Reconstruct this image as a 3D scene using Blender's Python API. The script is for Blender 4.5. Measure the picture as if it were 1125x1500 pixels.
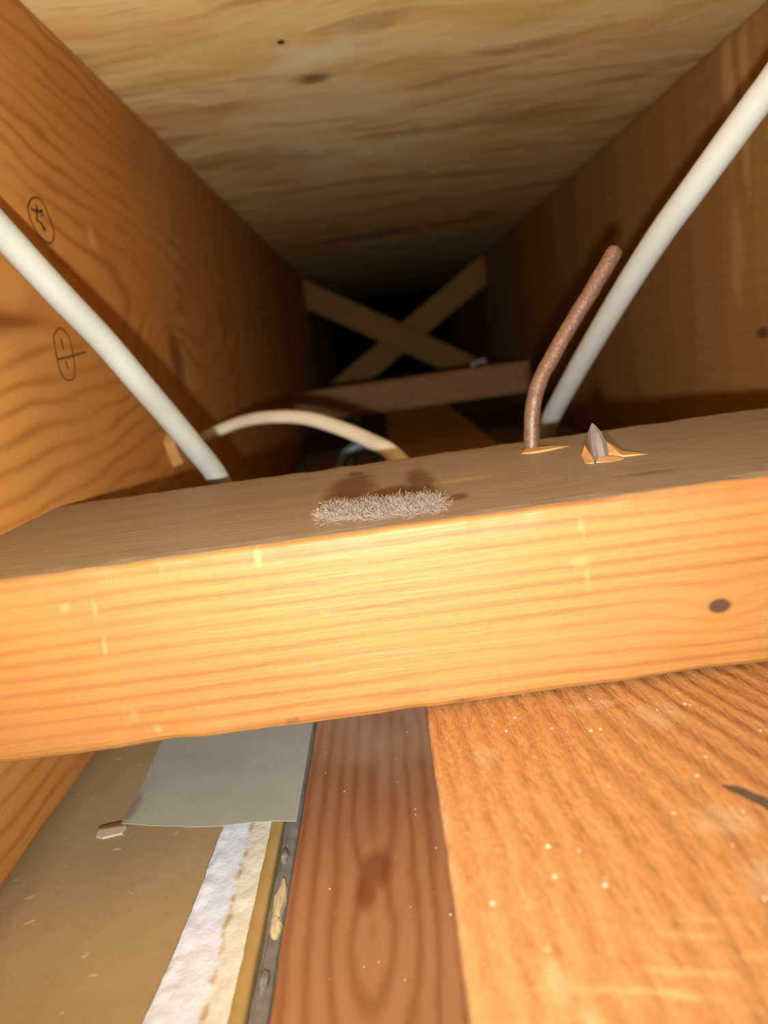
import bpy, math, random
from mathutils import Vector, Matrix, noise as mnoise

for o in list(bpy.data.objects):
    bpy.data.objects.remove(o)
scene = bpy.context.scene
C = scene.collection
IN = 0.0254
FLOOR = 4.25            # the lens is 4.25 inches above the back of the plasterboard


def W(x, y, z):
    """inches measured from the lens (x right, y along the joist bay, z up) -> metres, plasterboard at z = 0"""
    return Vector((x * IN, y * IN, (z + FLOOR) * IN))


# ------------------------------------------------------------------ camera
pitch, yaw, roll, fpx = 0.208, -0.019, 0.141, 1123.0
cp, sp, cy, sy = math.cos(pitch), math.sin(pitch), math.cos(yaw), math.sin(yaw)
F_ = Vector((sy * cp, cy * cp, -sp)); R_ = Vector((cy, -sy, 0)); U_ = R_.cross(F_)
c_, s_ = math.cos(roll), math.sin(roll)
Rr = R_ * c_ - U_ * s_; Ur = R_ * s_ + U_ * c_
cam_d = bpy.data.cameras.new('camera'); cam = bpy.data.objects.new('camera', cam_d); C.objects.link(cam)
m = Matrix((Rr, Ur, -F_)).transposed().to_4x4(); m.translation = W(0, 0, 0); cam.matrix_world = m
cam_d.sensor_fit = 'VERTICAL'; cam_d.sensor_height = 36; cam_d.sensor_width = 27
cam_d.lens = fpx / 1500 * 36
cam_d.clip_start = 0.005; cam_d.clip_end = 20
cam_d.dof.use_dof = True; cam_d.dof.focus_distance = 6.9 * IN; cam_d.dof.aperture_fstop = 15
scene.camera = cam

# ------------------------------------------------------------------ world, flash, exposure
world = bpy.data.worlds.new('world'); scene.world = world; world.use_nodes = True
world.node_tree.nodes['Background'].inputs[0].default_value = (0, 0, 0, 1)
world.node_tree.nodes['Background'].inputs[1].default_value = 0.0
fl = bpy.data.lights.new('phone_flash', 'SPOT'); flash = bpy.data.objects.new('phone_flash', fl); C.objects.link(flash)
fl.energy = 5.6; fl.color = (1.0, 0.985, 0.95); fl.shadow_soft_size = 0.10 * IN
fl.spot_size = math.radians(143); fl.spot_blend = 1.0
LPOS = W(-0.30, -0.9, -0.46); flash.location = LPOS
flash.rotation_euler = (W(0.0, 20.0, 6.2) - LPOS).to_track_quat('-Z', 'Y').to_euler()
vs = scene.view_settings
vs.view_transform = 'Standard'; vs.look = 'None'; vs.gamma = 1.0; vs.use_curve_mapping = False; vs.exposure = 0.0
scene.cycles.diffuse_bounces = 2; scene.cycles.max_bounces = 8

XL, XR, ZC, ZB, ZT, ZL, DF, DB = -3.96, 7.55, 5.08, -4.25, -1.276, -2.776, 5.478, 8.978
YN, YF = -5.0, 78.0      # how far the bay is built, towards and away from the lens


# ------------------------------------------------------------------ shader expressions
class G:
    """a material's node tree with a tiny expression language"""
    def __init__(s, name):
        s.m = bpy.data.materials.new(name); s.m.use_nodes = True
        s.t = s.m.node_tree; s.n = s.t.nodes; s.l = s.t.links
        s.b = s.n['Principled BSDF']
        g = s.n.new('ShaderNodeNewGeometry')
        v = s.n.new('ShaderNodeVectorMath'); v.operation = 'SCALE'; v.inputs[3].default_value = 1 / IN
        s.l.new(g.outputs['Position'], v.inputs[0])
        sep = s.n.new('ShaderNodeSeparateXYZ'); s.l.new(v.outputs[0], sep.inputs[0])
        s.x = V(s, sep.outputs[0]); s.y = V(s, sep.outputs[1]); s.z = V(s, sep.outputs[2]) - FLOOR
        sn = s.n.new('ShaderNodeSeparateXYZ'); s.l.new(g.outputs['True Normal'], sn.inputs[0])
        s.nx, s.ny, s.nz = (V(s, sn.outputs[i]) for i in range(3))

    def val(s, a, sock):
        if isinstance(a, V): s.l.new(a.s, sock)
        else: sock.default_value = a

    def math(s, op, a, b=0.0, c=None):
        n = s.n.new('ShaderNodeMath'); n.operation = op
        s.val(a, n.inputs[0]); s.val(b, n.inputs[1])
        if c is not None: s.val(c, n.inputs[2])
        return V(s, n.outputs[0])

    def noise(s, x, y, z, detail=2.0, rough=0.5, dist=0.0):
        c = s.n.new('ShaderNodeCombineXYZ')
        s.val(x, c.inputs[0]); s.val(y, c.inputs[1]); s.val(z, c.inputs[2])
        n = s.n.new('ShaderNodeTexNoise'); n.inputs['Scale'].default_value = 1.0
        n.inputs['Detail'].default_value = detail; n.inputs['Roughness'].default_value = rough
        n.inputs['Distortion'].default_value = dist
        s.l.new(c.outputs[0], n.inputs['Vector'])
        return V(s, n.outputs['Fac'])

    def vor(s, x, y, z):
        c = s.n.new('ShaderNodeCombineXYZ')
        s.val(x, c.inputs[0]); s.val(y, c.inputs[1]); s.val(z, c.inputs[2])
        n = s.n.new('ShaderNodeTexVoronoi'); n.inputs['Scale'].default_value = 1.0
        s.l.new(c.outputs[0], n.inputs['Vector'])
        return V(s, n.outputs['Distance'])

    def step(s, v, a, b):
        n = s.n.new('ShaderNodeMapRange'); n.interpolation_type = 'SMOOTHSTEP'
        s.val(v, n.inputs[0]); n.inputs[1].default_value = a; n.inputs[2].default_value = b
        n.inputs[3].default_value = 0; n.inputs[4].default_value = 1
        return V(s, n.outputs[0])

    def spot(s, u, u0, su, v, v0, sv):
        a = (u - u0) * (1 / su); b = (v - v0) * (1 / sv)
        return s.math('EXPONENT', (a * a + b * b) * -1.0)

    def mix(s, f, c1, c2):
        n = s.n.new('ShaderNodeMix'); n.data_type = 'RGBA'; n.clamp_factor = True
        s.val(f, n.inputs[0])
        for c, i in ((c1, 6), (c2, 7)):
            if isinstance(c, tuple): n.inputs[i].default_value = (*c, 1)
            else: s.l.new(c.s, n.inputs[i])
        return V(s, n.outputs[2])

    def done(s, col, rough=0.6, spec=0.3, metal=0.0, bump=None, bs=0.3, bd=0.02, sheen=0.0):
        if isinstance(col, tuple): s.b.inputs['Base Color'].default_value = (*col, 1)
        else: s.l.new(col.s, s.b.inputs['Base Color'])
        s.val(rough, s.b.inputs['Roughness']); s.b.inputs['Metallic'].default_value = metal
        s.b.inputs['Specular IOR Level'].default_value = spec
        if bump is not None:
            n = s.n.new('ShaderNodeBump'); n.inputs['Strength'].default_value = bs
            n.inputs['Distance'].default_value = bd * IN
            s.l.new(bump.s, n.inputs['Height']); s.l.new(n.outputs[0], s.b.inputs['Normal'])
        return s.m


class V:
    def __init__(s, g, sock): s.g = g; s.s = sock
    def __add__(s, o): return s.g.math('ADD', s, o)
    __radd__ = __add__
    def __rsub__(s, o): return s.g.math('SUBTRACT', o, s)
    def __sub__(s, o): return s.g.math('SUBTRACT', s, o)
    def __rsub__(s, o): return s.g.math('SUBTRACT', o, s)
    def __mul__(s, o): return s.g.math('MULTIPLY', s, o)
    __rmul__ = __mul__
    def __pow__(s, o): return s.g.math('POWER', s, o)
    def sin(s): return s.g.math('SINE', s)
    def sqrt(s): return s.g.math('SQRT', s)
    def abs(s): return s.g.math('ABSOLUTE', s)


def rings(g, r, sharp=2.0):
    """late-wood lines: 0 in the pale early wood, 1 on the dark line"""
    return ((r * (2 * math.pi)).sin() * 0.5 + 0.5) ** sharp


# ------------------------------------------------------------------ materials
def mat_left_joist():
    g = G('orange_fir_joist'); x, y, z = g.x, g.y, g.z
    n1 = g.noise(y * 0.30, z * 0.8, x * 0.5 + 3, 2) - 0.5
    n2 = g.noise(y * 0.9, z * 2.2, x + 11, 2) - 0.5
    knot = g.spot(y, 15.4, 1.8, z, 0.5, 0.7)
    zz = z + n1 * 0.75 + n2 * 0.16 - 1.25
    h = (y - 5.0) * 0.13 + 0.2
    r = (zz * zz + h * h).sqrt() + knot * 0.8
    line = rings(g, r * 4.0 + n2 * 0.5, 2.8)
    fib = g.noise(y * 2.0, z * 45, x * 30, 2)
    blot = g.noise(y * 0.35, z * 0.9, 4.0, 3)
    c = g.mix(blot, (0.42, 0.172, 0.036), (0.61, 0.268, 0.062))
    vis = g.step(g.noise(y * 0.5, z * 0.7, 21.0, 2), 0.25, 0.7)
    c = g.mix(line * (vis * 0.5 + 0.12) * (1.0 - g.step(y, 11.0, 15.5) * 0.3), c, (0.27, 0.088, 0.018))
    c = g.mix((fib - 0.35) * 0.3, c, (0.36, 0.14, 0.035))
    # resin streak and the bruised knot
    res = g.spot(y, 8.2, 1.6, z + n1 * 0.4, 0.88, 0.10)
    c = g.mix(res * 0.9, c, (0.17, 0.042, 0.010))
    kn = g.spot(y, 15.6, 0.55, z + n2 * 0.5, 0.35, 0.75)
    c = g.mix(g.step(kn, 0.25, 0.9) * 0.7, c, (0.13, 0.05, 0.022))
    sc = g.spot(y, 12.05, 0.22, z, 2.2, 0.2)
    c = g.mix(g.step(sc, 0.3, 0.9) * 0.45, c, (0.68, 0.40, 0.20))
    sc = g.spot(y, 16.3, 0.3, z, -0.05, 0.35)
    c = g.mix(g.step(sc, 0.3, 0.9) * 0.4, c, (0.55, 0.33, 0.2))
    return g.done(c, 0.62, 0.25, bump=fib, bs=0.3)


def mat_right_joist():
    g = G('dull_brown_joist'); x, y, z = g.x, g.y, g.z
    n1 = g.noise(y * 0.25, z * 0.6, 9.0, 2) - 0.5
    line = rings(g, (z + n1 * 0.9) * 2.6, 1.5)
    fib = g.noise(y * 1.2, z * 30, 3.0, 2)
    vst = g.noise(y * 1.3, z * 0.12, 7.0, 3)
    c = g.mix(vst, (0.30, 0.135, 0.033), (0.50, 0.255, 0.075))
    c = g.mix(line * 0.16, c, (0.22, 0.09, 0.025))
    c = g.mix((fib - 0.4) * 0.3, c, (0.2, 0.09, 0.03))
    for y0, s, z0, sz, k in ((16.35, 0.30, 3.9, 1.6, 0.9), (15.7, 0.22, 3.6, 1.8, 0.8), (16.3, 0.35, 0.9, 1.2, 0.5), (31.0, 0.7, 3.6, 1.6, 0.35), (14.6, 0.3, 2.5, 2.4, 0.5)):
        m_ = g.spot(y + n1 * 0.3, y0, s, z, z0, sz)
        c = g.mix(g.step(m_, 0.2, 0.9) * k, c, (0.56, 0.33, 0.12))
    kn = g.spot(y, 15.35, 0.28, z, -0.72, 0.13)
    c = g.mix(g.step(kn, 0.3, 0.7) * 0.8, c, (0.07, 0.03, 0.015))
    return g.done(c, 0.7, 0.2)


def mat_ply():
    g = G('plywood_underside'); x, y, z = g.x, g.y, g.z
    w = g.noise(x * 0.22, y * 0.35, 2.0, 2) - 0.5
    yy = y + w * 2.2 + x * 0.05
    st = g.noise(x * 0.28, yy * 1.1, 1.0, 4, 0.6, 0.6)
    fine = g.noise(x * 0.9, yy * 7.0, 5.0, 3, 0.6)
    dark = g.noise(x * 0.16, yy * 0.8, 8.0, 3, 0.55, 1.2)
    c = g.mix(g.step(st, 0.3, 0.72), (0.84, 0.50, 0.175), (0.98, 0.73, 0.33))
    c = g.mix(g.step(dark, 0.52, 0.66) * 0.6, c, (0.42, 0.21, 0.07))
    c = g.mix(g.step(fine, 0.50, 0.80) * 0.45, c, (0.42, 0.23, 0.085))
    pale = g.spot(x + w * 2, 0.1, 2.0, y + w * 3, 20.5, 4.2) + g.spot(x, -0.4, 0.9, y, 14.4, 1.2) * 0.8
    c = g.mix(pale * g.step(g.noise(x * 0.5, y * 0.6, 3.0, 3), 0.36, 0.62) * 0.95, c, (0.99, 0.86, 0.50))
    kn = g.spot(x, -0.46, 0.34, y + w, 15.75, 0.33)
    c = g.mix(g.step(kn, 0.15, 0.9) * 0.75, c, (0.16, 0.06, 0.02))
    kn = g.spot(x, -0.85, 0.07, y, 13.86, 0.10)
    c = g.mix(g.step(kn, 0.3, 0.6), c, (0.04, 0.025, 0.015))
    seam = g.spot(x, 1.0, 5.0, yy, 36.5, 0.7)
    c = g.mix(seam * 0.5, c, (0.2, 0.1, 0.04))
    return g.done(c, 0.75, 0.2)


def mat_block():
    """front blocking board: fresh orange sides, dusty weathered top"""
    g = G('blocking_board_wood'); x, y, z = g.x, g.y, g.z
    n1 = g.noise(x * 0.35, z * 1.2, y * 0.6 + 2, 2) - 0.5
    n2 = g.noise(x * 1.6, z * 5.0, y * 3, 2) - 0.5
    kx = g.spot(x, 2.3, 0.28, z, -2.23, 0.2)
    r = z + x * 0.012 + n1 * 0.16 + n2 * 0.02 + kx * 0.10
    line = rings(g, r * 8.4, 3.0)
    fib = g.noise(x * 1.5, z * 40, y * 40, 3, 0.6)
    blot = g.noise(x * 0.7, z * 1.6, y + 6, 3)
    lf = g.step(g.noise(x * 0.5, z * 2.0, 7.0, 2), 0.30, 0.65)
    c = g.mix(blot, (0.275, 0.113, 0.0245), (0.335, 0.148, 0.035))
    c = g.mix(line * (lf * 0.5 + 0.16), c, (0.195, 0.058, 0.0095))
    c = g.mix(g.step(fib, 0.5, 0.8) * 0.18, c, (0.26, 0.092, 0.018))
    # darker bark-side strip just below the upper arris
    ar = g.step(z + n1 * 0.30 + x * 0.004, ZT - 0.16, ZT - 0.07) * g.step(n1 + g.noise(x * 0.8, 1.0, 2.0, 1), 0.36, 0.62)
    c = g.mix(ar * 0.5, c, (0.30, 0.09, 0.018))
    # scuffs, pale chips, knot
    pale = g.spot(x, -2.35, 0.030, z, -1.55, 0.13)
    for u, su, v, sv in ((-2.33, 0.025, -1.86, 0.15), (-2.56, 0.05, -1.55, 0.05), (-1.08, 0.04, -1.37, 0.09), (-2.27, 0.07, -2.47, 0.08), (1.29, 0.11, -1.73, 0.05),
                         (1.33, 0.03, -1.88, 0.11), (1.31, 0.03, -1.52, 0.14), (2.66, 0.07, -2.45, 0.16), (0.86, 0.05, -1.62, 0.04), (-2.1, 0.1, -2.62, 0.05), (-0.65, 0.05, -1.85, 0.04)):
        pale = g.math('MAXIMUM', pale, g.spot(x + n2 * 0.05, u, su, z, v, sv))
    c = g.mix(g.step(pale, 0.25, 0.9) * 0.42 * g.step(g.noise(x * 9, z * 7, 2.0, 2), 0.35, 0.6), c, (0.44, 0.26, 0.10))
    crumb = g.step(g.noise(x * 8, z * 16, y * 5, 4, 0.7), 0.62, 0.76)
    c = g.mix(crumb * 0.22, c, (0.40, 0.20, 0.06))
    kn = g.spot(x, 2.30, 0.085, z, -2.225, 0.058)
    c = g.mix(g.step(kn, 0.15, 0.6) * 0.95, c, (0.055, 0.022, 0.012))
    bl = g.step(ZL + 0.16 - z + n2 * 0.12, 0.0, 0.16)
    c = g.mix(bl * 0.30, c, (0.42, 0.22, 0.07))
    dots = g.spot(x, -1.05, 0.03, z, -2.70, 0.03) + g.spot(x, -1.0, 0.02, z, -2.69, 0.03) + g.spot(x, 0.3, 0.08, z, -2.72, 0.02)
    c = g.mix(dots * 0.7, c, (0.12, 0.06, 0.03))
    # weathered, dust-covered upper side
    d1 = g.noise(x * 0.5, y * 3.0, 4.0, 3); d2 = g.noise(x * 1.2, y * 26, 2.0, 3, 0.6)
    t = g.mix(d1, (0.21, 0.152, 0.090), (0.315, 0.241, 0.155))
    t = g.mix(g.step(d2, 0.5, 0.75) * 0.4, t, (0.18, 0.112, 0.058))
    st = g.spot(x + n2 * 0.15, -0.42, 0.27, y + n2, 7.4, 0.75)
    for u, su, v, sv in ((0.0, 0.30, 6.80, 0.42), (0.25, 0.15, 7.2, 0.85), (-0.4, 0.1, 8.2, 0.2), (0.52, 0.09, 6.25, 0.15), (-0.12, 0.2, 6.6, 0.2)):
        st = g.math('MAXIMUM', st, g.spot(x + n2 * 0.15, u, su, y, v, sv))
    t = g.mix(g.step(st, 0.2, 0.75) * 0.85, t, (0.13, 0.05, 0.018))
    scr = g.spot(x, 0.62, 0.22, y, 7.0, 0.08) + g.spot(x, 2.35, 0.16, y, 6.2, 0.05) * 0.0
    t = g.mix(scr * 0.5, t, (0.62, 0.36, 0.13))
    scr = g.spot(x, 2.05, 0.22, y, 6.15, 0.07)
    t = g.mix(scr * 0.7, t, (0.14, 0.08, 0.04))
    c = g.mix(g.step(g.nz + n2 * 0.3, 0.82, 0.97), c, t)
    return g.done(c, 0.55, 0.35, bump=fib + d2, bs=0.3)


def mat_mid():
    g = G('reddish_plate_wood'); x, y, z = g.x, g.y, g.z
    n1 = g.noise(y * 0.4, x * 1.5, z, 2) - 0.5
    n2 = g.noise(y * 1.5, x * 5, z * 2, 2) - 0.5
    xx = x + 0.62 + n1 * 0.10 + n2 * 0.05
    h = g.math('MAXIMUM', 5.0 - y, 0.0) * 0.22 + 0.04
    st1 = g.spot(y, 5.6, 0.55, x, -0.65, 0.26)
    r = (xx * xx + h * h).sqrt() + st1 * 0.10
    line = rings(g, r * 6.5 + n2 * 0.4, 2.0)
    fib = g.noise(y * 2, x * 45, z * 30, 3)
    blot = g.noise(y * 0.6, x * 2, 3.0, 3)
    c = g.mix(blot, (0.285, 0.117, 0.046), (0.38, 0.18, 0.08))
    c = g.mix(line * 0.55, c, (0.18, 0.052, 0.015))
    c = g.mix((fib - 0.4) * 0.4, c, (0.34, 0.13, 0.045))
    s = g.math('MAXIMUM', g.spot(x + n2 * 0.15, -0.60, 0.16, y, 5.72, 0.28), g.spot(x + n2 * 0.1, -0.69, 0.11, y, 5.45, 0.26))
    c = g.mix(g.step(s, 0.2, 0.8) * 0.65, c, (0.15, 0.036, 0.008))
    dust = g.step(g.noise(y * 0.7, x * 1.2, 5.0, 3) + (y - 7.2) * 0.25, 0.45, 1.1)
    c = g.mix(dust * 0.55, c, (0.50, 0.37, 0.26))
    sp_ = (1 - g.step(g.vor(x * 9, y * 7, 1.0), 0.07, 0.12)) * g.step(g.noise(x * 2.3, y * 2.1, 3.0, 2), 0.50, 0.62)
    c = g.mix(sp_ * 0.7, c, (0.9, 0.75, 0.6))
    return g.done(c, 0.55, 0.35, bump=fib, bs=0.3)


def mat_rplank():
    g = G('rough_sawn_plate_wood'); x, y, z = g.x, g.y, g.z
    n1 = g.noise(y * 0.5, x * 1.1, z, 2) - 0.5
    n2 = g.noise(y * 2.5, x * 6, z * 2, 2) - 0.5
    bend = g.spot(y, 3.6, 1.6, x, 2.2, 1.0)
    xx = x + n1 * 0.18 + n2 * 0.04 - bend * 0.5 + y * 0.03
    line = rings(g, xx * 6.5, 1.6)
    dash = g.noise(y * 5.0, x * 26, z * 20, 3, 0.65)
    blot = g.noise(y * 0.5, x * 0.9, 8.0, 3)
    c = g.mix(blot, (0.315, 0.133, 0.038), (0.41, 0.20, 0.068))
    c = g.mix(line * 0.28, c, (0.22, 0.074, 0.015))
    c = g.mix(g.step(dash, 0.50, 0.70) * 0.5, c, (0.22, 0.074, 0.016))
    saw = g.noise(y * 14 + x * 3, x * 1.5, 2.0, 2)
    c = g.mix(g.step(saw, 0.52, 0.72) * 0.7 * g.step(x * 0.5 - y + 2.9, 0.0, 0.9), c, (0.56, 0.36, 0.15))
    # pale dust ring mark, pale scuffs, torn pale wood beside the split
    pale = g.spot(x, 0.36, 0.10, y, 4.75, 0.16)
    for u, su, v, sv, in ((0.40, 0.07, 2.85, 0.16), (0.47, 0.07, 2.62, 0.14), (0.02, 0.012, 4.0, 0.15), (1.55, 0.25, 3.75, 0.18), (1.62, 0.22, 3.25, 0.2), (1.2, 0.3, 5.2, 0.1), (1.62, 0.2, 4.95, 0.25)):
        pale = g.math('MAXIMUM', pale, g.spot(x + n2 * 0.2, u, su, y + n1 * 0.3, v, sv))
    c = g.mix(g.step(pale, 0.3, 0.85) * 0.4, c, (0.45, 0.28, 0.14))
    sp_ = (1 - g.step(g.vor(x * 9, y * 7, 4.0), 0.07, 0.12)) * g.step(g.noise(x * 2.3, y * 2.1, 6.0, 2), 0.48, 0.60)
    c = g.mix(sp_ * 0.8, c, (0.95, 0.80, 0.58))
    sp_ = 1 - g.step(g.vor(x * 1.6 + 3, y * 1.5, 9.0), 0.03, 0.05)
    c = g.mix(sp_ * 0.8, c, (0.16, 0.07, 0.03))
    edge = g.step(g.noise(y * 1.4, 2.0, 1.0, 2) * 0.07 - x, -0.02, 0.01)
    c = g.mix(edge * 0.5, c, (0.36, 0.20, 0.08))
    return g.done(c, 0.6, 0.3, bump=dash + line * 0.4, bs=0.7, bd=0.04)


def mat_simple_wood(name, a, light, dark, freq=3.0, k=0.45):
    g = G(name); x, y, z = g.x, g.y, g.z
    co = {'x': (x * 0.3, y * 1.5, z * 1.5), 'y': (x * 1.5, y * 0.3, z * 1.5)}[a]
    n = g.noise(*co, 3); fb = g.noise(*(c * 14 for c in co), 2)
    line = rings(g, n * 4 + z * freq, 2)
    c = g.mix(line * k, light, dark); c = g.mix((fb - 0.35) * 0.4, c, dark)
    return g.done(c, 0.65, 0.25)


def mat_kraft():
    g = G('kraft_paper'); x, y, z = g.x, g.y, g.z
    n = g.noise(x * 1.2, y * 1.2, 1.0, 4, 0.6); f = g.noise(x * 14, y * 9, 2.0, 3, 0.7)
    c = g.mix(n, (0.265, 0.178, 0.079), (0.39, 0.275, 0.138))
    c = g.mix(g.step(f, 0.55, 0.75) * 0.35, c, (0.27, 0.155, 0.06))
    w = g.step(g.noise(x * 5, y * 9, 5.0, 2), 0.68, 0.76)
    c = g.mix(w * 0.45, c, (0.72, 0.55, 0.32))
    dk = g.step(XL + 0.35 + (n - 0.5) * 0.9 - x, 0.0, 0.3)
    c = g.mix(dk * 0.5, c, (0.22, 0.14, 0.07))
    return g.done(c, 0.85, 0.15, bump=f, bs=0.2)


def mat_grey():
    g = G('grey_paper'); x, y, z = g.x, g.y, g.z
    n = g.noise(x * 1.6, y * 1.2, 4.0, 4, 0.6); f = g.noise(x * 16, y * 16, 1.0, 2)
    c = g.mix(n, (0.30, 0.29, 0.225), (0.42, 0.41, 0.33))
    c = g.mix((f - 0.4) * 0.3, c, (0.26, 0.24, 0.19))
    br = g.spot(x + n * 0.2, -3.03, 0.10, y, 7.1, 0.35)
    c = g.mix(g.step(br, 0.2, 0.8) * 0.6, c, (0.22, 0.13, 0.075))
    return g.done(c, 0.85, 0.15)


def mat_gypsum():
    g = G('white_gypsum'); x, y, z = g.x, g.y, g.z
    n = g.noise(x * 5, y * 3, 4.0, 4, 0.6); f = g.noise(x * 18, y * 14, 1.0, 3)
    c = g.mix(n, (0.52, 0.56, 0.62), (0.70, 0.73, 0.74))
    cream = g.step(x, -1.86, -1.74)
    c = g.mix(cream, c, (0.62, 0.59, 0.46))
    tan = g.spot(x + (n - 0.5) * 0.14, -1.80, 0.030, y, 5.0, 30.0) * g.step(g.noise(x * 4, y * 3.5, 8.0, 3), 0.44, 0.58)
    c = g.mix(tan * 0.85, c, (0.42, 0.26, 0.08))
    return g.done(c, 0.85, 0.2, bump=n + f * 0.15, bs=0.5, bd=0.05)


def mat_plain(name, col, rough=0.5, spec=0.4, metal=0.0, var=0.25, sc=8.0):
    g = G(name)
    n = g.noise(g.x * sc, g.y * sc, g.z * sc, 3)
    c = g.mix(n, tuple(v * (1 - var) for v in col), tuple(min(1, v * (1 + var)) for v in col))
    return g.done(c, rough, spec, metal)


def mat_rust():
    g = G('rusty_nail_metal')
    n = g.noise(g.x * 9, g.y * 9, g.z * 9, 3); f = g.noise(g.x * 26, g.y * 26, g.z * 26, 2)
    c = g.mix(n, (0.105, 0.053, 0.031), (0.18, 0.095, 0.056))
    c = g.mix(g.step(f, 0.52, 0.7) * 0.5, c, (0.25, 0.15, 0.09))
    return g.done(c, 0.5, 0.5, 0.25, bump=f, bs=0.35, bd=0.02)


M = dict(lj=mat_left_joist(), rj=mat_right_joist(), ply=mat_ply(), block=mat_block(), mid=mat_mid(), rp=mat_rplank(),
         kraft=mat_kraft(), grey=mat_grey(), gyp=mat_gypsum(), rust=mat_rust(),
         far=mat_simple_wood('far_block_wood', 'x', (0.36, 0.18, 0.075), (0.21, 0.09, 0.035)),
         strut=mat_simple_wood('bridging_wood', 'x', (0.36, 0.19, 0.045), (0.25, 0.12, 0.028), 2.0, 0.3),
         fresh=mat_plain('fresh_torn_wood', (0.48, 0.25, 0.09), 0.8, 0.15),
         white=mat_plain('white_cable_sheath', (0.355, 0.355, 0.31), 0.6, 0.2, 0, 0.04, 3.0),
         white2=mat_plain('pale_grey_cable_sheath', (0.43, 0.43, 0.385), 0.6, 0.2, 0, 0.05, 3.0),
         tan=mat_plain('tan_cable_sheath', (0.72, 0.64, 0.46), 0.28, 0.6, 0, 0.12, 2.0),
         blue=mat_plain('dark_blue_sheath', (0.03, 0.05, 0.07), 0.5, 0.4),
         steel=mat_plain('grey_steel', (0.26, 0.22, 0.19), 0.45, 0.5, 0.6, 0.2, 14.0),
         zinc=mat_plain('bright_zinc_wire', (0.92, 0.92, 0.90), 0.3, 0.6, 0.2, 0.05),
         tape=mat_plain('yellow_paper_edge', (0.36, 0.235, 0.075), 0.7, 0.25, 0, 0.22, 4.0),
         filler=mat_plain('dirty_grey_compound', (0.17, 0.155, 0.125), 0.85, 0.15, 0, 0.45, 7.0),
         chunk=mat_plain('buff_plaster_crumb', (0.50, 0.40, 0.22), 0.85, 0.15, 0, 0.25, 9.0),
         cream=mat_plain('cream_torn_paper', (0.48, 0.43, 0.30), 0.8, 0.2),
         lint=mat_plain('pinkish_grey_lint', (0.27, 0.208, 0.16), 0.95, 0.05),
         ink=mat_plain('faded_black_ink', (0.10, 0.055, 0.028), 0.7, 0.2, 0, 0.5, 12.0))


# ------------------------------------------------------------------ mesh helpers (inches from the lens)
def make(name, verts, faces, mat, parent=None, smooth=False, origin=None):
    ws = [W(*v) for v in verts]
    if origin is None:
        lo = [min(w[i] for w in ws) for i in range(3)]; hi = [max(w[i] for w in ws) for i in range(3)]
        org = Vector(((lo[0] + hi[0]) / 2, (lo[1] + hi[1]) / 2, lo[2]))
    else:
        org = W(*origin)
    me = bpy.data.meshes.new(name); me.from_pydata([w - org for w in ws], [], faces); me.update()
    me.materials.append(mat)
    if smooth:
        for p in me.polygons: p.use_smooth = True
    o = bpy.data.objects.new(name, me); C.objects.link(o)
    if parent is not None:
        o.parent = parent; o.location = org - parent.location
    else:
        o.location = org
    return o


def tag(o, label=None, cat=None, group=None, kind=None):
    if label: o['label'] = label
    if cat: o['category'] = cat
    if group: o['group'] = group
    if kind: o['kind'] = kind
    return o


def empty(name, x, y, z):
    o = bpy.data.objects.new(name, None); o.location = W(x, y, z); o.empty_display_size = 0.02; C.objects.link(o)
    return o


def lumber(name, a0, a1, p0, p1, q0, q1, axis, mat, bev=0.08, wob=0.012, n=80, parent=None, seed=1.0, seg=3, bevs=None):
    """a sawn length of timber: rounded section (p across, q up) swept along axis 'x' or 'y' with slightly uneven edges"""
    prof = []                                   # (p, q, corner index or -1 where the side stays true)
    bv = bevs or [bev] * 4
    corners = [(p1, q0, -90), (p1, q1, 0), (p0, q1, 90), (p0, q0, 180)]
    ins = min(0.12, (p1 - p0) * 0.2, (q1 - q0) * 0.2)
    for ci, ((cx, cz, a), b) in enumerate(zip(corners, bv)):
        sx = -1 if cx == p1 else 1; sz = 1 if cz == q0 else -1
        ox, oz = cx + sx * b, cz + sz * b
        ca, sa = math.cos(math.radians(a)), math.sin(math.radians(a))
        arc = [(ox + b * math.cos(math.radians(a + 90 * k / seg)), oz + b * math.sin(math.radians(a + 90 * k / seg)), ci) for k in range(seg + 1)]
        prof += [(arc[0][0] + sa * ins, arc[0][1] - ca * ins, -1)] + arc + [(arc[-1][0] - ca * ins, arc[-1][1] - sa * ins, -1)]
    vs_, fs = [], []
    m_ = len(prof)
    for i in range(n + 1):
        a = a0 + (a1 - a0) * i / n
        for p, q, cn in prof:
            d = 0.0 if cn < 0 else mnoise.noise(Vector((a * 1.7, cn * 9.1, seed))) * wob + mnoise.noise(Vector((a * 6.0, cn * 9.1, seed + 5))) * wob * 0.2
            pc, qc = (p0 + p1) / 2, (q0 + q1) / 2
            pp = p - math.copysign(abs(d), p - pc) ; qq = q - math.copysign(abs(d), q - qc)
            vs_.append((a, pp, qq) if axis == 'x' else (pp, a, qq))
    for i in range(n):
        for j in range(m_):
            k = (j + 1) % m_
            fs.append((i * m_ + j, i * m_ + k, (i + 1) * m_ + k, (i + 1) * m_ + j))
    fs.append(tuple(range(m_))[::-1]); fs.append(tuple(n * m_ + j for j in range(m_)))
    if axis == 'x':
        pass
    else:
        fs = [f[::-1] for f in fs]
    return make(name, vs_, fs, mat, parent)


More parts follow.
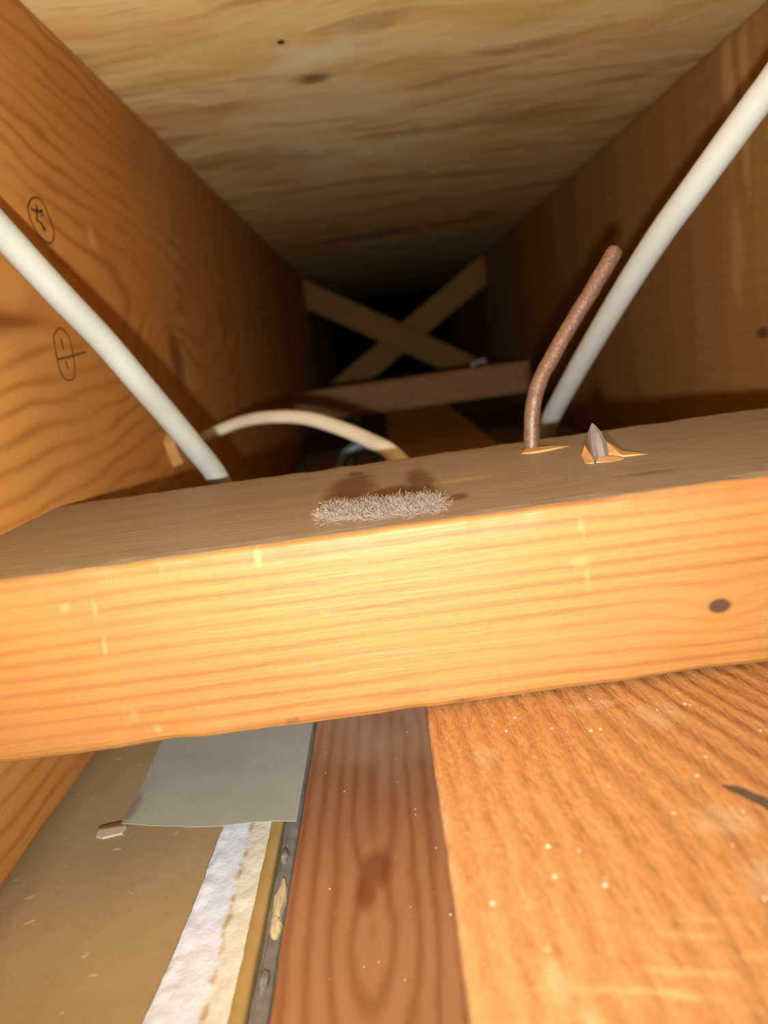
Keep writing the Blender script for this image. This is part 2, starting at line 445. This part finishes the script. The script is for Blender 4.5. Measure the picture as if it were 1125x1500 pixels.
def spline(pts, per=12):
    out = []
    P = [Vector(p) for p in pts]
    P = [P[0] * 2 - P[1]] + P + [P[-1] * 2 - P[-2]]
    for i in range(1, len(P) - 2):
        for k in range(per):
            t = k / per
            a, b, c, d = P[i - 1], P[i], P[i + 1], P[i + 2]
            out.append(0.5 * ((2 * b) + (c - a) * t + (2 * a - 5 * b + 4 * c - d) * t * t + (3 * b - a - 3 * c + d) * t ** 3))
    out.append(P[-2].copy())
    return out


def tube(name, pts, rad, mat, parent=None, per=12, ns=20, flat=1.0, rough=0.0, round_end=False, smooth=True):
    """round (or flattened) section swept along a smooth path; rad is a number or a function of 0..1"""
    path = spline(pts, per)
    L = len(path); vs_, fs = [], []
    nrm = None
    for i, p in enumerate(path):
        t = (path[min(i + 1, L - 1)] - path[max(i - 1, 0)]).normalized()
        if nrm is None:
            nrm = t.orthogonal().normalized()
        nrm = (nrm - t * nrm.dot(t)).normalized(); b = t.cross(nrm)
        u = i / (L - 1)
        r = rad(u) if callable(rad) else rad
        if round_end:
            dist = (path[-1] - p).length
            r0 = r
            if dist < r0: r = max(0.02 * r0, math.sqrt(max(0.0, r0 * r0 - (r0 - dist) ** 2)))
        for j in range(ns):
            a = 2 * math.pi * j / ns
            q = r
            if rough: q += rough * mnoise.noise(Vector((p.x * 9 + math.cos(a), p.y * 9 + math.sin(a), p.z * 9)))
            v = p + nrm * (math.cos(a) * q) + b * (math.sin(a) * q * flat)
            vs_.append(tuple(v))
    for i in range(L - 1):
        for j in range(ns):
            k = (j + 1) % ns
            fs.append((i * ns + j, i * ns + k, (i + 1) * ns + k, (i + 1) * ns + j))
    fs.append(tuple(range(ns))[::-1]); fs.append(tuple((L - 1) * ns + j for j in range(ns)))
    return make(name, vs_, fs, mat, parent, smooth)


def slab(name, outline, z0, z1, mat, parent=None, ztop=None):
    """thick sheet with a free outline in plan (counter-clockwise)"""
    n = len(outline)
    vs_ = [(x, y, z0) for x, y in outline] + [(x, y, (ztop(x, y) if ztop else z1)) for x, y in outline]
    fs = [tuple(range(n))[::-1], tuple(range(n, 2 * n))]
    for i in range(n):
        k = (i + 1) % n
        fs.append((i, k, n + k, n + i))
    return make(name, vs_, fs, mat, parent)


# ------------------------------------------------------------------ large structure
ceiling = lumber('ceiling', YN, YF, XL - 1.5, XR + 1.5, ZC, ZC + 0.72, 'y', M['ply'], 0.01, 0.0, 20)
tag(ceiling, 'plywood subfloor underside with streaky pale grain', kind='structure')
jl = lumber('floor_joist', YN, YF, XL - 1.5, XL, ZB, ZC, 'y', M['lj'], 0.09, 0.012, 120, seed=3)
tag(jl, 'orange-brown wooden joist with wavy dark grain and oval ink stamps, on the left', 'joist', 'floor joists either side of the bay')
jr = lumber('floor_joist', YN, YF, XR, XR + 1.5, ZB, ZC - 0.06, 'y', M['rj'], 0.2, 0.012, 120, seed=7)
tag(jr, 'dull brown wooden joist with pale upright smears, on the right', 'joist', 'floor joists either side of the bay')

# plasterboard ceiling of the room below, seen from its back
TEAR = [(YN, -2.42), (2.0, -2.38), (3.4, -2.30), (4.43, -2.23), (4.8, -2.19), (5.23, -2.155), (5.9, -2.12), (6.63, -2.10), (9.0, -2.08), (YF, -2.08)]


def tear(y):
    for (a, xa), (b, xb) in zip(TEAR, TEAR[1:]):
        if a <= y <= b: return xa + (xb - xa) * (y - a) / (b - a)
    return TEAR[-1][1]


PT = 0.03                                     # paper thickness
gv, gf = [], []
ys = [YN + (3.0 - YN) * i / 10 for i in range(10)] + [3.0 + 7.0 * i / 150 for i in range(150)] + [10 + (YF - 10) * i / 14 for i in range(15)]
nx = 26
for y in ys:
    for i in range(nx + 1):
        x = -2.46 + (-1.60 + 2.46) * i / nx
        h = 0.0
        if 2.5 < y < 10:
            e = max(0.0, min(1.0, (-1.95 - x) / 0.18))
            h = 0.030 * mnoise.noise(Vector((x * 7, y * 6, 1))) * (0.3 + e) + 0.016 * mnoise.noise(Vector((x * 18, y * 15, 4))) * (0.3 + e)
            h = max(-0.03, min(PT * 0.9 + 0.02, h + 0.008 * e))
        gv.append((x, y, (ZB - PT * 0.6 + h) if x > tear(y) + 0.02 else min(ZB - PT * 0.6 + h, ZB - 0.024) if x > tear(y) - 0.05 else ZB - 0.07))
for i in range(len(ys) - 1):
    for j in range(nx):
        a = i * (nx + 1) + j
        gf.append((a, a + 1, a + nx + 2, a + nx + 1))
floor = lumber('floor', YN, YF, XL - 1.5, -1.62, ZB - 0.5, ZB - PT - 0.05, 'y', M['gyp'], 0.01, 0, 10)
tag(floor, 'plasterboard seen from its back with torn brown paper', kind='structure')
tag(make('gypsum_core', gv, gf, M['gyp'], floor, True), 'bare crumbly white gypsum')
yy_ = [YN, 0, 2, 3] + [3.2 + 0.1 * i for i in range(40)] + [8, 9, 12, 20, 40, YF]
right_edge = [(tear(y) + (0.012 * mnoise.noise(Vector((y * 4, 0, 2))) + 0.006 * mnoise.noise(Vector((y * 13, 0, 2)))), y) for y in yy_]
pv, pf = [], []
for x, y in right_edge:
    pv += [(XL - 1.5, y, ZB - 0.06), (XL - 1.5, y, ZB), (XL, y, ZB), ((XL + x) / 2, y, ZB - 0.004), (x, y, ZB), (x, y, ZB - 0.06)]
for i in range(len(right_edge) - 1):
    for j in range(6):
        k = (j + 1) % 6
        pf.append((i * 6 + j, (i + 1) * 6 + j, (i + 1) * 6 + k, i * 6 + k))
pf.append((0, 1, 2, 3, 4, 5)); pf.append(tuple((len(right_edge) - 1) * 6 + j for j in range(6))[::-1])
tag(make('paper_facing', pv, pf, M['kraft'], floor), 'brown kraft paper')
tag(lumber('paper_edge', YN, YF, -1.625, -1.50, ZB - 0.45, ZB - 0.005, 'y', M['tape'], 0.03, 0.010, 160, floor, 5), 'yellowish brown folded paper edge')
tag(lumber('joint_compound', YN, YF, -1.505, -1.345, ZB - 0.45, ZB - 0.05, 'y', M['filler'], 0.03, 0.03, 200, floor, 9), 'dirty grey compound in the gap')


def lump(name, cx, cy, cz, sx, sy_, sz, mat, parent, seed=0):
    vs_, fs = [], []
    nu, nv = 12, 7
    for i in range(nv + 1):
        th = math.pi * i / nv
        for j in range(nu):
            ph = 2 * math.pi * j / nu
            d = Vector((math.sin(th) * math.cos(ph), math.sin(th) * math.sin(ph), math.cos(th)))
            k = 1 + 0.35 * mnoise.noise(d * 1.6 + Vector((seed, seed * 2, 0)))
            vs_.append((cx + d.x * sx * k, cy + d.y * sy_ * k, cz + d.z * sz * k))
    for i in range(nv):
        for j in range(nu):
            k = (j + 1) % nu
            fs.append((i * nu + j, (i + 1) * nu + j, (i + 1) * nu + k, i * nu + k))
    return make(name, vs_, fs, mat, parent)


for i, (cx, cy_, sx, sl) in enumerate(((-1.405, 5.55, 0.05, 0.26), (-1.40, 5.25, 0.05, 0.14), (-1.43, 6.1, 0.04, 0.1), (-1.42, 4.7, 0.04, 0.1))):
    tag(lump('plaster_crumb', cx, cy_, ZB - 0.05, sx, sl, 0.05, M['chunk'] if i < 2 else M['filler'], floor, i + 1.3))
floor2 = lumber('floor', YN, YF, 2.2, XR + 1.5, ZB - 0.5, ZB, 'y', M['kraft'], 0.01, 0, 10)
tag(floor2, 'dark plasterboard back beyond the wall plates', kind='structure')

# ------------------------------------------------------------------ wall plates lying along the bay
mid = lumber('wall_plate', YN, YF, -1.34, 2.16, ZB - 1.5, ZB, 'y', M['mid'], 0.05, 0.014, 200, seed=11)
tag(mid, 'lower reddish-brown timber plate with a round reddish stain, beside the torn plasterboard', 'timber plate', 'wall plates')
rpl = lumber('wall_plate', YN, YF, 0.0, 2.80, ZB + 0.002, ZL, 'y', M['rp'], 0.03, 0.012, 260, seed=13)
tag(rpl, 'upper rough orange timber plate with a split, resting on the reddish plate', 'timber plate', 'wall plates')
# the split on its face: a dark sliver with a lifted pale lip
cr = [(1.67, 4.07), (1.70, 4.03), (1.735, 4.00), (1.765, 3.945), (1.79, 3.90), (1.83, 3.82), (1.88, 3.70), (1.95, 3.52)]
wd = [0.006, 0.030, 0.046, 0.062, 0.060, 0.075, 0.08, 0.03]
ol = [(x - w * 0.2, y - w) for (x, y), w in zip(cr, wd)] + [(x + w * 0.3, y + w) for (x, y), w in reversed(list(zip(cr, wd)))]
tag(slab('split', ol, ZL - 0.02, ZL + 0.004, mat_plain('dark_brown_split', (0.075, 0.052, 0.03), 0.9, 0.1, 0, 0.5, 20.0), rpl), 'dark brown sliver along the split')
lipv, lipf = [], []
for i, ((x, y), w) in enumerate(zip(cr, wd)):
    h = 0.006 + 0.010 * min(1, i / 3)
    lipv += [(x - w * 0.2, y - w, ZL - 0.01), (x - w * 0.2 - 0.004, y - w - 0.005, ZL + h), (x - 0.07 - 0.05 * i / 3, y - w - 0.14 - 0.05 * math.sin(i * 1.7), ZL - 0.002)]
for i in range(len(cr) - 1):
    for j in range(3):
        k = (j + 1) % 3
        lipf.append((i * 3 + j, i * 3 + k, (i + 1) * 3 + k, (i + 1) * 3 + j))
tag(make('torn_lip', lipv, lipf, M['rp'], rpl), 'lifted pale lip of torn wood')

# grey paper sheet over the joint
gx = []
sv, sf = [], []
NXs, NYs = 24, 26
for i in range(NYs + 1):
    t = i / NYs
    for j in range(NXs + 1):
        u = j / NXs
        x0 = -3.13 - 0.15 * t * 9.0 / 1.45 * 0.18 * 1.0
        x0 = -3.13 - 0.05 * (t * 12)
        x = x0 + (-1.36 - x0) * u
        yf = 6.79 + (6.53 - 6.79) * u + 0.02 * math.sin(u * 9) + 0.012 * mnoise.noise(Vector((u * 14, 2, 0)))
        y = yf + t * 12
        z = ZB + 0.012 + 0.012 * mnoise.noise(Vector((x * 1.5, y * 1.2, 0)))
        z += 0.05 * math.exp(-((u / 0.10) ** 2)) * math.exp(-((t * 12 / 0.5) ** 2)) 
        sv.append((x, y, max(z, ZB + 0.007)))
nv_ = len(sv)
sv += [(x, y, z - 0.006) for x, y, z in sv]
st_ = NXs + 1
for i in range(NYs):
    for j in range(NXs):
        a = i * st_ + j
        sf.append((a, a + 1, a + st_ + 1, a + st_)); sf.append((nv_ + a, nv_ + a + st_, nv_ + a + st_ + 1, nv_ + a + 1))
rim = [j for j in range(st_)] + [i * st_ + NXs for i in range(1, NYs + 1)] + [NYs * st_ + j for j in range(NXs - 1, -1, -1)] + [i * st_ for i in range(NYs - 1, 0, -1)]
for a, b in zip(rim, rim[1:] + rim[:1]):
    sf.append((a, nv_ + a, nv_ + b, b))
sheet = make('paper_sheet', sv, sf, M['grey'])
tag(sheet, 'flat grey paper sheet lying on the brown plasterboard behind the white gypsum', 'paper sheet')
tag(slab('torn_corner', [(-3.36, 6.70), (-3.28, 6.66), (-3.10, 6.70), (-3.09, 6.80), (-3.20, 6.80), (-3.36, 6.79)], ZB + 0.003, ZB + 0.025, M['cream'], sheet), 'cream torn corner flap')
tag(slab('torn_edge', [(-3.37, 6.79), (-3.22, 6.80), (-3.08, 6.80), (-3.08, 6.86), (-3.2, 6.86), (-3.36, 6.83)], ZB + 0.02, ZB + 0.045, mat_plain('brown_torn_edge', (0.16, 0.08, 0.035), 0.9, 0.1), sheet), 'dark brown torn edge')

# ------------------------------------------------------------------ blocking boards across the bay
blk = lumber('blocking_board', XL, XR, DF, DB, ZL + 0.004, ZT, 'x', M['block'], n=420, seed=17, seg=4, wob=0.020, bevs=[0.06, 0.05, 0.05, 0.11])
tag(blk, 'bright orange flat board across the bay in front, with a dusty grey-brown top', 'board', 'blocking boards across the bay')


def chip(pts, h, name='splinter', parent=blk, mat='fresh', z=ZT):
    """thin torn sliver: outline in plan, ridge height per corner"""
    n = len(pts)
    vs_ = [(x, y, z - 0.03) for x, y in pts] + [(x, y, z + hh) for (x, y), hh in zip(pts, h)]
    fs = [tuple(range(n))[::-1], tuple(range(n, 2 * n))] + [(i, (i + 1) % n, n + (i + 1) % n, n + i) for i in range(n)]
    return tag(make(name, vs_, fs, M[mat], parent), 'fresh orange splinter')


chip([(1.37, 8.02), (1.50, 7.94), (1.70, 8.00), (1.90, 8.10), (1.72, 8.14), (1.45, 8.16)], [0.005, 0.02, 0.02, 0.002, 0.02, 0.03])
chip([(1.76, 6.95), (1.82, 6.88), (1.86, 7.02), (1.85, 7.28), (1.80, 7.24)], [0.0, 0.02, 0.03, 0.12, 0.03])
chip([(1.85, 6.92), (2.00, 6.84), (2.10, 6.92), (2.04, 7.02), (1.90, 7.02)], [0.01, 0.0, 0.01, 0.03, 0.03])
chip([(2.02, 7.10), (2.12, 7.02), (2.36, 7.00), (2.18, 7.20), (2.06, 7.34)], [0.04, 0.02, 0.0, 0.03, 0.13])
far = lumber('blocking_board', XL, 6.65, 34.6, 38.1, ZL + 0.004, ZT - 0.12, 'x', M['far'], 0.06, 0.03, 120, seed=23)
tag(far, 'dim brown flat board farther down the bay, just below the wooden cross', 'board', 'blocking boards across the bay')


# ------------------------------------------------------------------ crossed bridging far down the bay
def strut(x0, z0, x1, z1, w, y0, y1, label):
    d = Vector((x1 - x0, 0, z1 - z0)).normalized()
    hv = w / 2 / abs(d.x)                       # ends are cut upright against the joists
    hv0 = hv
    vs_ = []
    n = 12
    for i in range(n + 1):
        t = i / n; x = x0 + (x1 - x0) * t; z = z0 + (z1 - z0) * t
        for (yy, s, e) in ((y0, -1, 0), (y0, 1, 0), (y0 + 0.08, 1, 0.05), (y1, 1, 0), (y1, -1, 0), (y0 + 0.08, -1, 0.05)):
            vs_.append((x, yy, z + s * (hv0 + e)))
    fs = []
    for i in range(n):
        for j in range(6):
            k = (j + 1) % 6
            fs.append((i * 6 + j, (i + 1) * 6 + j, (i + 1) * 6 + k, i * 6 + k))
    fs.append(tuple(range(6))); fs.append(tuple(n * 6 + j for j in range(6))[::-1])
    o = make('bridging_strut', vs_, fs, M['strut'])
    return tag(o, label, 'strut', 'cross bridging struts')


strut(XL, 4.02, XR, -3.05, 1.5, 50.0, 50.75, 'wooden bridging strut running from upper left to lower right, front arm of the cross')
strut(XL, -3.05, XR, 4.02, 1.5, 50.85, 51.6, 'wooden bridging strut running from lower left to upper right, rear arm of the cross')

# ------------------------------------------------------------------ cables
cl = tube('electrical_cable', [(-2.24, 11.0, ZB), (-2.25, 10.9, -3.2), (-2.30, 10.7, -2.2), (-2.38, 10.4, -1.43), (-2.53, 10.0, -0.90), (-2.70, 9.65, -0.42), (-2.85, 9.3, 0.01), (-3.08, 9.0, 0.55), (-3.30, 8.6, 1.05), (-3.58, 8.2, 1.67),
                              (-3.70, 7.7, 2.1), (-3.70, 6.5, 2.8), (-3.7, 4.0, 3.6), (-3.7, 0.0, 4.3), (-3.7, YN, 4.6)],
          0.152, M['white'])
tag(cl, 'thick cream-white cable slanting down the left side in front of the orange joist', 'cable', 'white cables')
cr_ = tube('electrical_cable', [(3.00, 15.0, ZB), (2.96, 14.9, -3.3), (2.93, 14.5, -2.25)] + [(2.9, 13.8, -1.71), (3.1, 12.5, -0.84), (3.4, 11.1, 0.13), (3.68, 10.1, 0.85), (3.93, 9.5, 1.31), (4.28, 9.0, 1.84), (4.47, 8.8, 2.1)] +
            [(4.75, 8.3, 2.52), (5.4, 6.5, 3.4), (6.0, 3.0, 4.1), (6.4, -1.0, 4.5), (6.6, YN, 4.6)], 0.162, M['white2'])
tag(cr_, 'pale grey-white cable slanting down the right side behind the bent nail', 'cable', 'white cables')
tc = tube('electrical_cable', [(XL + 0.05, 16.2, -1.42), (-3.59, 15.5, -1.21), (-2.77, 15.0, -1.0), (-2.09, 14.5, -0.96), (-1.41, 14.0, -1.04), (-0.79, 13.4, -1.25), (-0.33, 12.8, -1.45), (0.01, 12.2, -1.62), (0.28, 11.7, -1.95), (0.42, 11.4, -2.4), (0.45, 11.3, ZL)],
          0.14, M['tan'], flat=0.8)
tag(tc, 'shiny tan cable arching out of the left joist behind the front board', 'cable')
bc = tube('electrical_cable', [(-1.2, 13.0, ZB), (-1.1, 13.0, -2.6), (-0.85, 13.05, -1.80), (-0.52, 13.1, -1.56), (-0.28, 13.15, -1.68), (-0.1, 13.2, -2.3), (-0.08, 13.2, ZB)], 0.10, M['blue'])
tag(bc, 'dark blue cable loop under the tan cable', 'cable')

# ------------------------------------------------------------------ nails and staples
nail = tube('nail', [(1.52, 8.26, -1.60)] + [(1.53, 8.26, -1.23), (1.58, 8.28, -0.87), (1.69, 8.33, -0.58), (1.89, 8.38, -0.3), (2.13, 8.42, 0.01), (2.37, 8.44, 0.31), (2.68, 8.47, 0.71)],
            0.086, M['rust'], ns=18, rough=0.006, round_end=True, per=16)
tag(nail, 'long bent rusty brown nail standing up from the front board', 'nail', 'nails through the front board')
nv2, nf2 = [], []
secs = [(1.945, 7.10, -1.60, 0.082), (1.94, 7.10, -1.27, 0.082), (1.925, 7.10, -1.12, 0.080), (1.905, 7.10, -1.02, 0.058), (1.895, 7.10, -0.955, 0.022), (1.89, 7.10, -0.935, 0.004)]
for x, y, z, r in secs:
    for j in range(8):
        a = 2 * math.pi * (j + 0.5) / 8
        q = r * (1.0 if j % 2 else (0.9 if z < -1.1 else 0.8))
        nv2.append((x + q * math.cos(a), y + q * math.sin(a), z))
for i in range(len(secs) - 1):
    for j in range(8):
        k = (j + 1) % 8
        nf2.append((i * 8 + j, i * 8 + k, (i + 1) * 8 + k, (i + 1) * 8 + j))
nf2.append(tuple(range(8))[::-1]); nf2.append(tuple((len(secs) - 1) * 8 + j for j in range(8)))
tag(make('nail', nv2, nf2, M['steel']), 'short grey pointed nail tip breaking through the front board', 'nail', 'nails through the front board')
stp = tube('staple', [(4.16, 35.0, -1.36), (4.14, 34.75, -1.30), (4.16, 34.7, -1.24), (4.42, 34.7, -1.16), (4.70, 34.7, -1.10), (4.74, 34.75, -1.12), (4.76, 35.0, -1.36)], 0.035, M['zinc'], ns=8, per=6)
tag(stp, 'tiny bright metal staple on top of the far board', 'staple')
# torn knock-out with a nail head, low on the left joist
kx = XL
kv = []
kpts = [(13.6, -1.05), (13.75, -1.35), (13.9, -1.58), (14.6, -1.60), (14.9, -1.42), (14.7, -1.20), (14.3, -1.08), (13.9, -0.92)]
kn_ = len(kpts)
kv = [(kx - 0.02, y, z) for y, z in kpts] + [(kx + 0.16 + 0.06 * mnoise.noise(Vector((y * 3, z * 3, 0))), 14.2 + (y - 14.2) * 0.8, -1.3 + (z + 1.3) * 0.8) for y, z in kpts]
kf = [tuple(range(kn_, 2 * kn_))] + [(i, (i + 1) % kn_, kn_ + (i + 1) % kn_, kn_ + i) for i in range(kn_)]
tag(make('torn_wood', kv, kf, M['fresh'], jl), 'fresh orange torn patch')
nh = tube('nail', [(XL - 0.3, 14.35, -1.27), (XL + 0.17, 14.35, -1.27), (XL + 0.23, 14.35, -1.27), (XL + 0.26, 14.35, -1.27)], lambda u: 0.06 if u < 0.34 else 0.13, M['steel'], ns=14, per=8, smooth=False)
tag(nh, 'grey nail head in a torn orange patch low on the left joist', 'nail')


# ------------------------------------------------------------------ ink stamps on the left joist (flat print)
def ribbon(name, pts, w, parent, closed=False):
    n = len(pts); vs_, fs = [], []
    for i, (y, z) in enumerate(pts):
        a = pts[(i - 1) % n] if closed or i > 0 else pts[i]
        b = pts[(i + 1) % n] if closed or i < n - 1 else pts[i]
        t = Vector((b[0] - a[0], b[1] - a[1])).normalized(); nn = Vector((-t.y, t.x))
        for s in (-1, 1):
            vs_.append((XL + 0.004, y + nn.x * w * s * 1.6, z + nn.y * w * s))
    for i in range(n if closed else n - 1):
        k = (i + 1) % n
        fs.append((2 * i, 2 * k, 2 * k + 1, 2 * i + 1))
    return vs_, fs


def stamp(loop, strokes, w, label):
    sm = [(p.x, p.y) for p in spline([(a, b, 0) for a, b in loop + loop[:1]], 5)[:-1]]
    vs_, fs = ribbon('r', sm, w, jl, True)
    for stq in strokes:
        v2, f2 = ribbon('r', stq, w * 1.25, jl)
        fs += [tuple(i + len(vs_) for i in f) for f in f2]; vs_ += v2
    return tag(make('ink_stamp', vs_, fs, M['ink'], jl), label)


stamp([(9.92, 2.26), (10.12, 2.40), (10.40, 2.43), (10.52, 2.28), (10.60, 2.07), (10.40, 1.90), (10.10, 1.95), (9.94, 2.1)],
      [[(10.02, 2.25), (10.2, 2.26), (10.38, 2.29)], [(10.22, 2.34), (10.18, 2.24), (10.12, 2.14)], [(10.10, 2.15), (10.24, 2.12), (10.36, 2.05)], [(10.26, 2.13), (10.28, 2.02)], [(10.30, 2.30), (10.34, 2.22)]],
      0.013, 'oval black ink stamp')
stamp([(9.84, 0.72), (10.08, 0.82), (10.31, 0.74), (10.34, 0.50), (10.26, 0.23), (10.01, 0.16), (9.82, 0.25), (9.80, 0.50)],
      [[(10.05, 0.69), (10.07, 0.55)], [(9.80, 0.43), (10.2, 0.46), (10.80, 0.52)], [(10.04, 0.41), (10.07, 0.30)]],
      0.011, 'oval black ink stamp')

# ------------------------------------------------------------------ lint on the front board
random.seed(4)
lv, lf = [], []
for k in range(17000):
    u = random.random()
    cxl = -0.60 + 0.92 * u
    den = 0.55 + 0.45 * math.sin(u * 9.5 + 1.0) ** 2
    if random.random() > den: continue
    p = Vector((cxl + random.gauss(0, 0.03), 6.26 - 0.22 * u + random.gauss(0, 0.13), ZT + abs(random.gauss(0, 0.014))))
    d = Vector((random.gauss(0, 1), random.gauss(0, 1), random.gauss(0.0, 0.3))).normalized()
    w = 0.0012
    side = d.cross(Vector((0, 0, 1)))
    side = side.normalized() if side.length > 1e-3 else Vector((1, 0, 0))
    upv = side.cross(d).normalized()
    base = len(lv)
    for s in range(4):
        for q in (side * w, side * -w * 0.5 + upv * w, side * -w * 0.5 - upv * w):
            r = p + q
            lv.append((r.x, r.y, max(r.z, ZT - 0.004)))
        d = (d + Vector((random.gauss(0, .45), random.gauss(0, .45), random.gauss(-0.05, .35)))).normalized()
        p = p + d * random.uniform(0.018, 0.042)
    for s in range(3):
        for j in range(3):
            kk = (j + 1) % 3
            lf.append((base + s * 3 + j, base + s * 3 + kk, base + s * 3 + 3 + kk, base + s * 3 + 3 + j))
lint = make('lint', lv, lf, M['lint'])
tag(lint, 'fuzzy pinkish-grey lint on the dusty top of the front board', 'lint', kind='stuff')
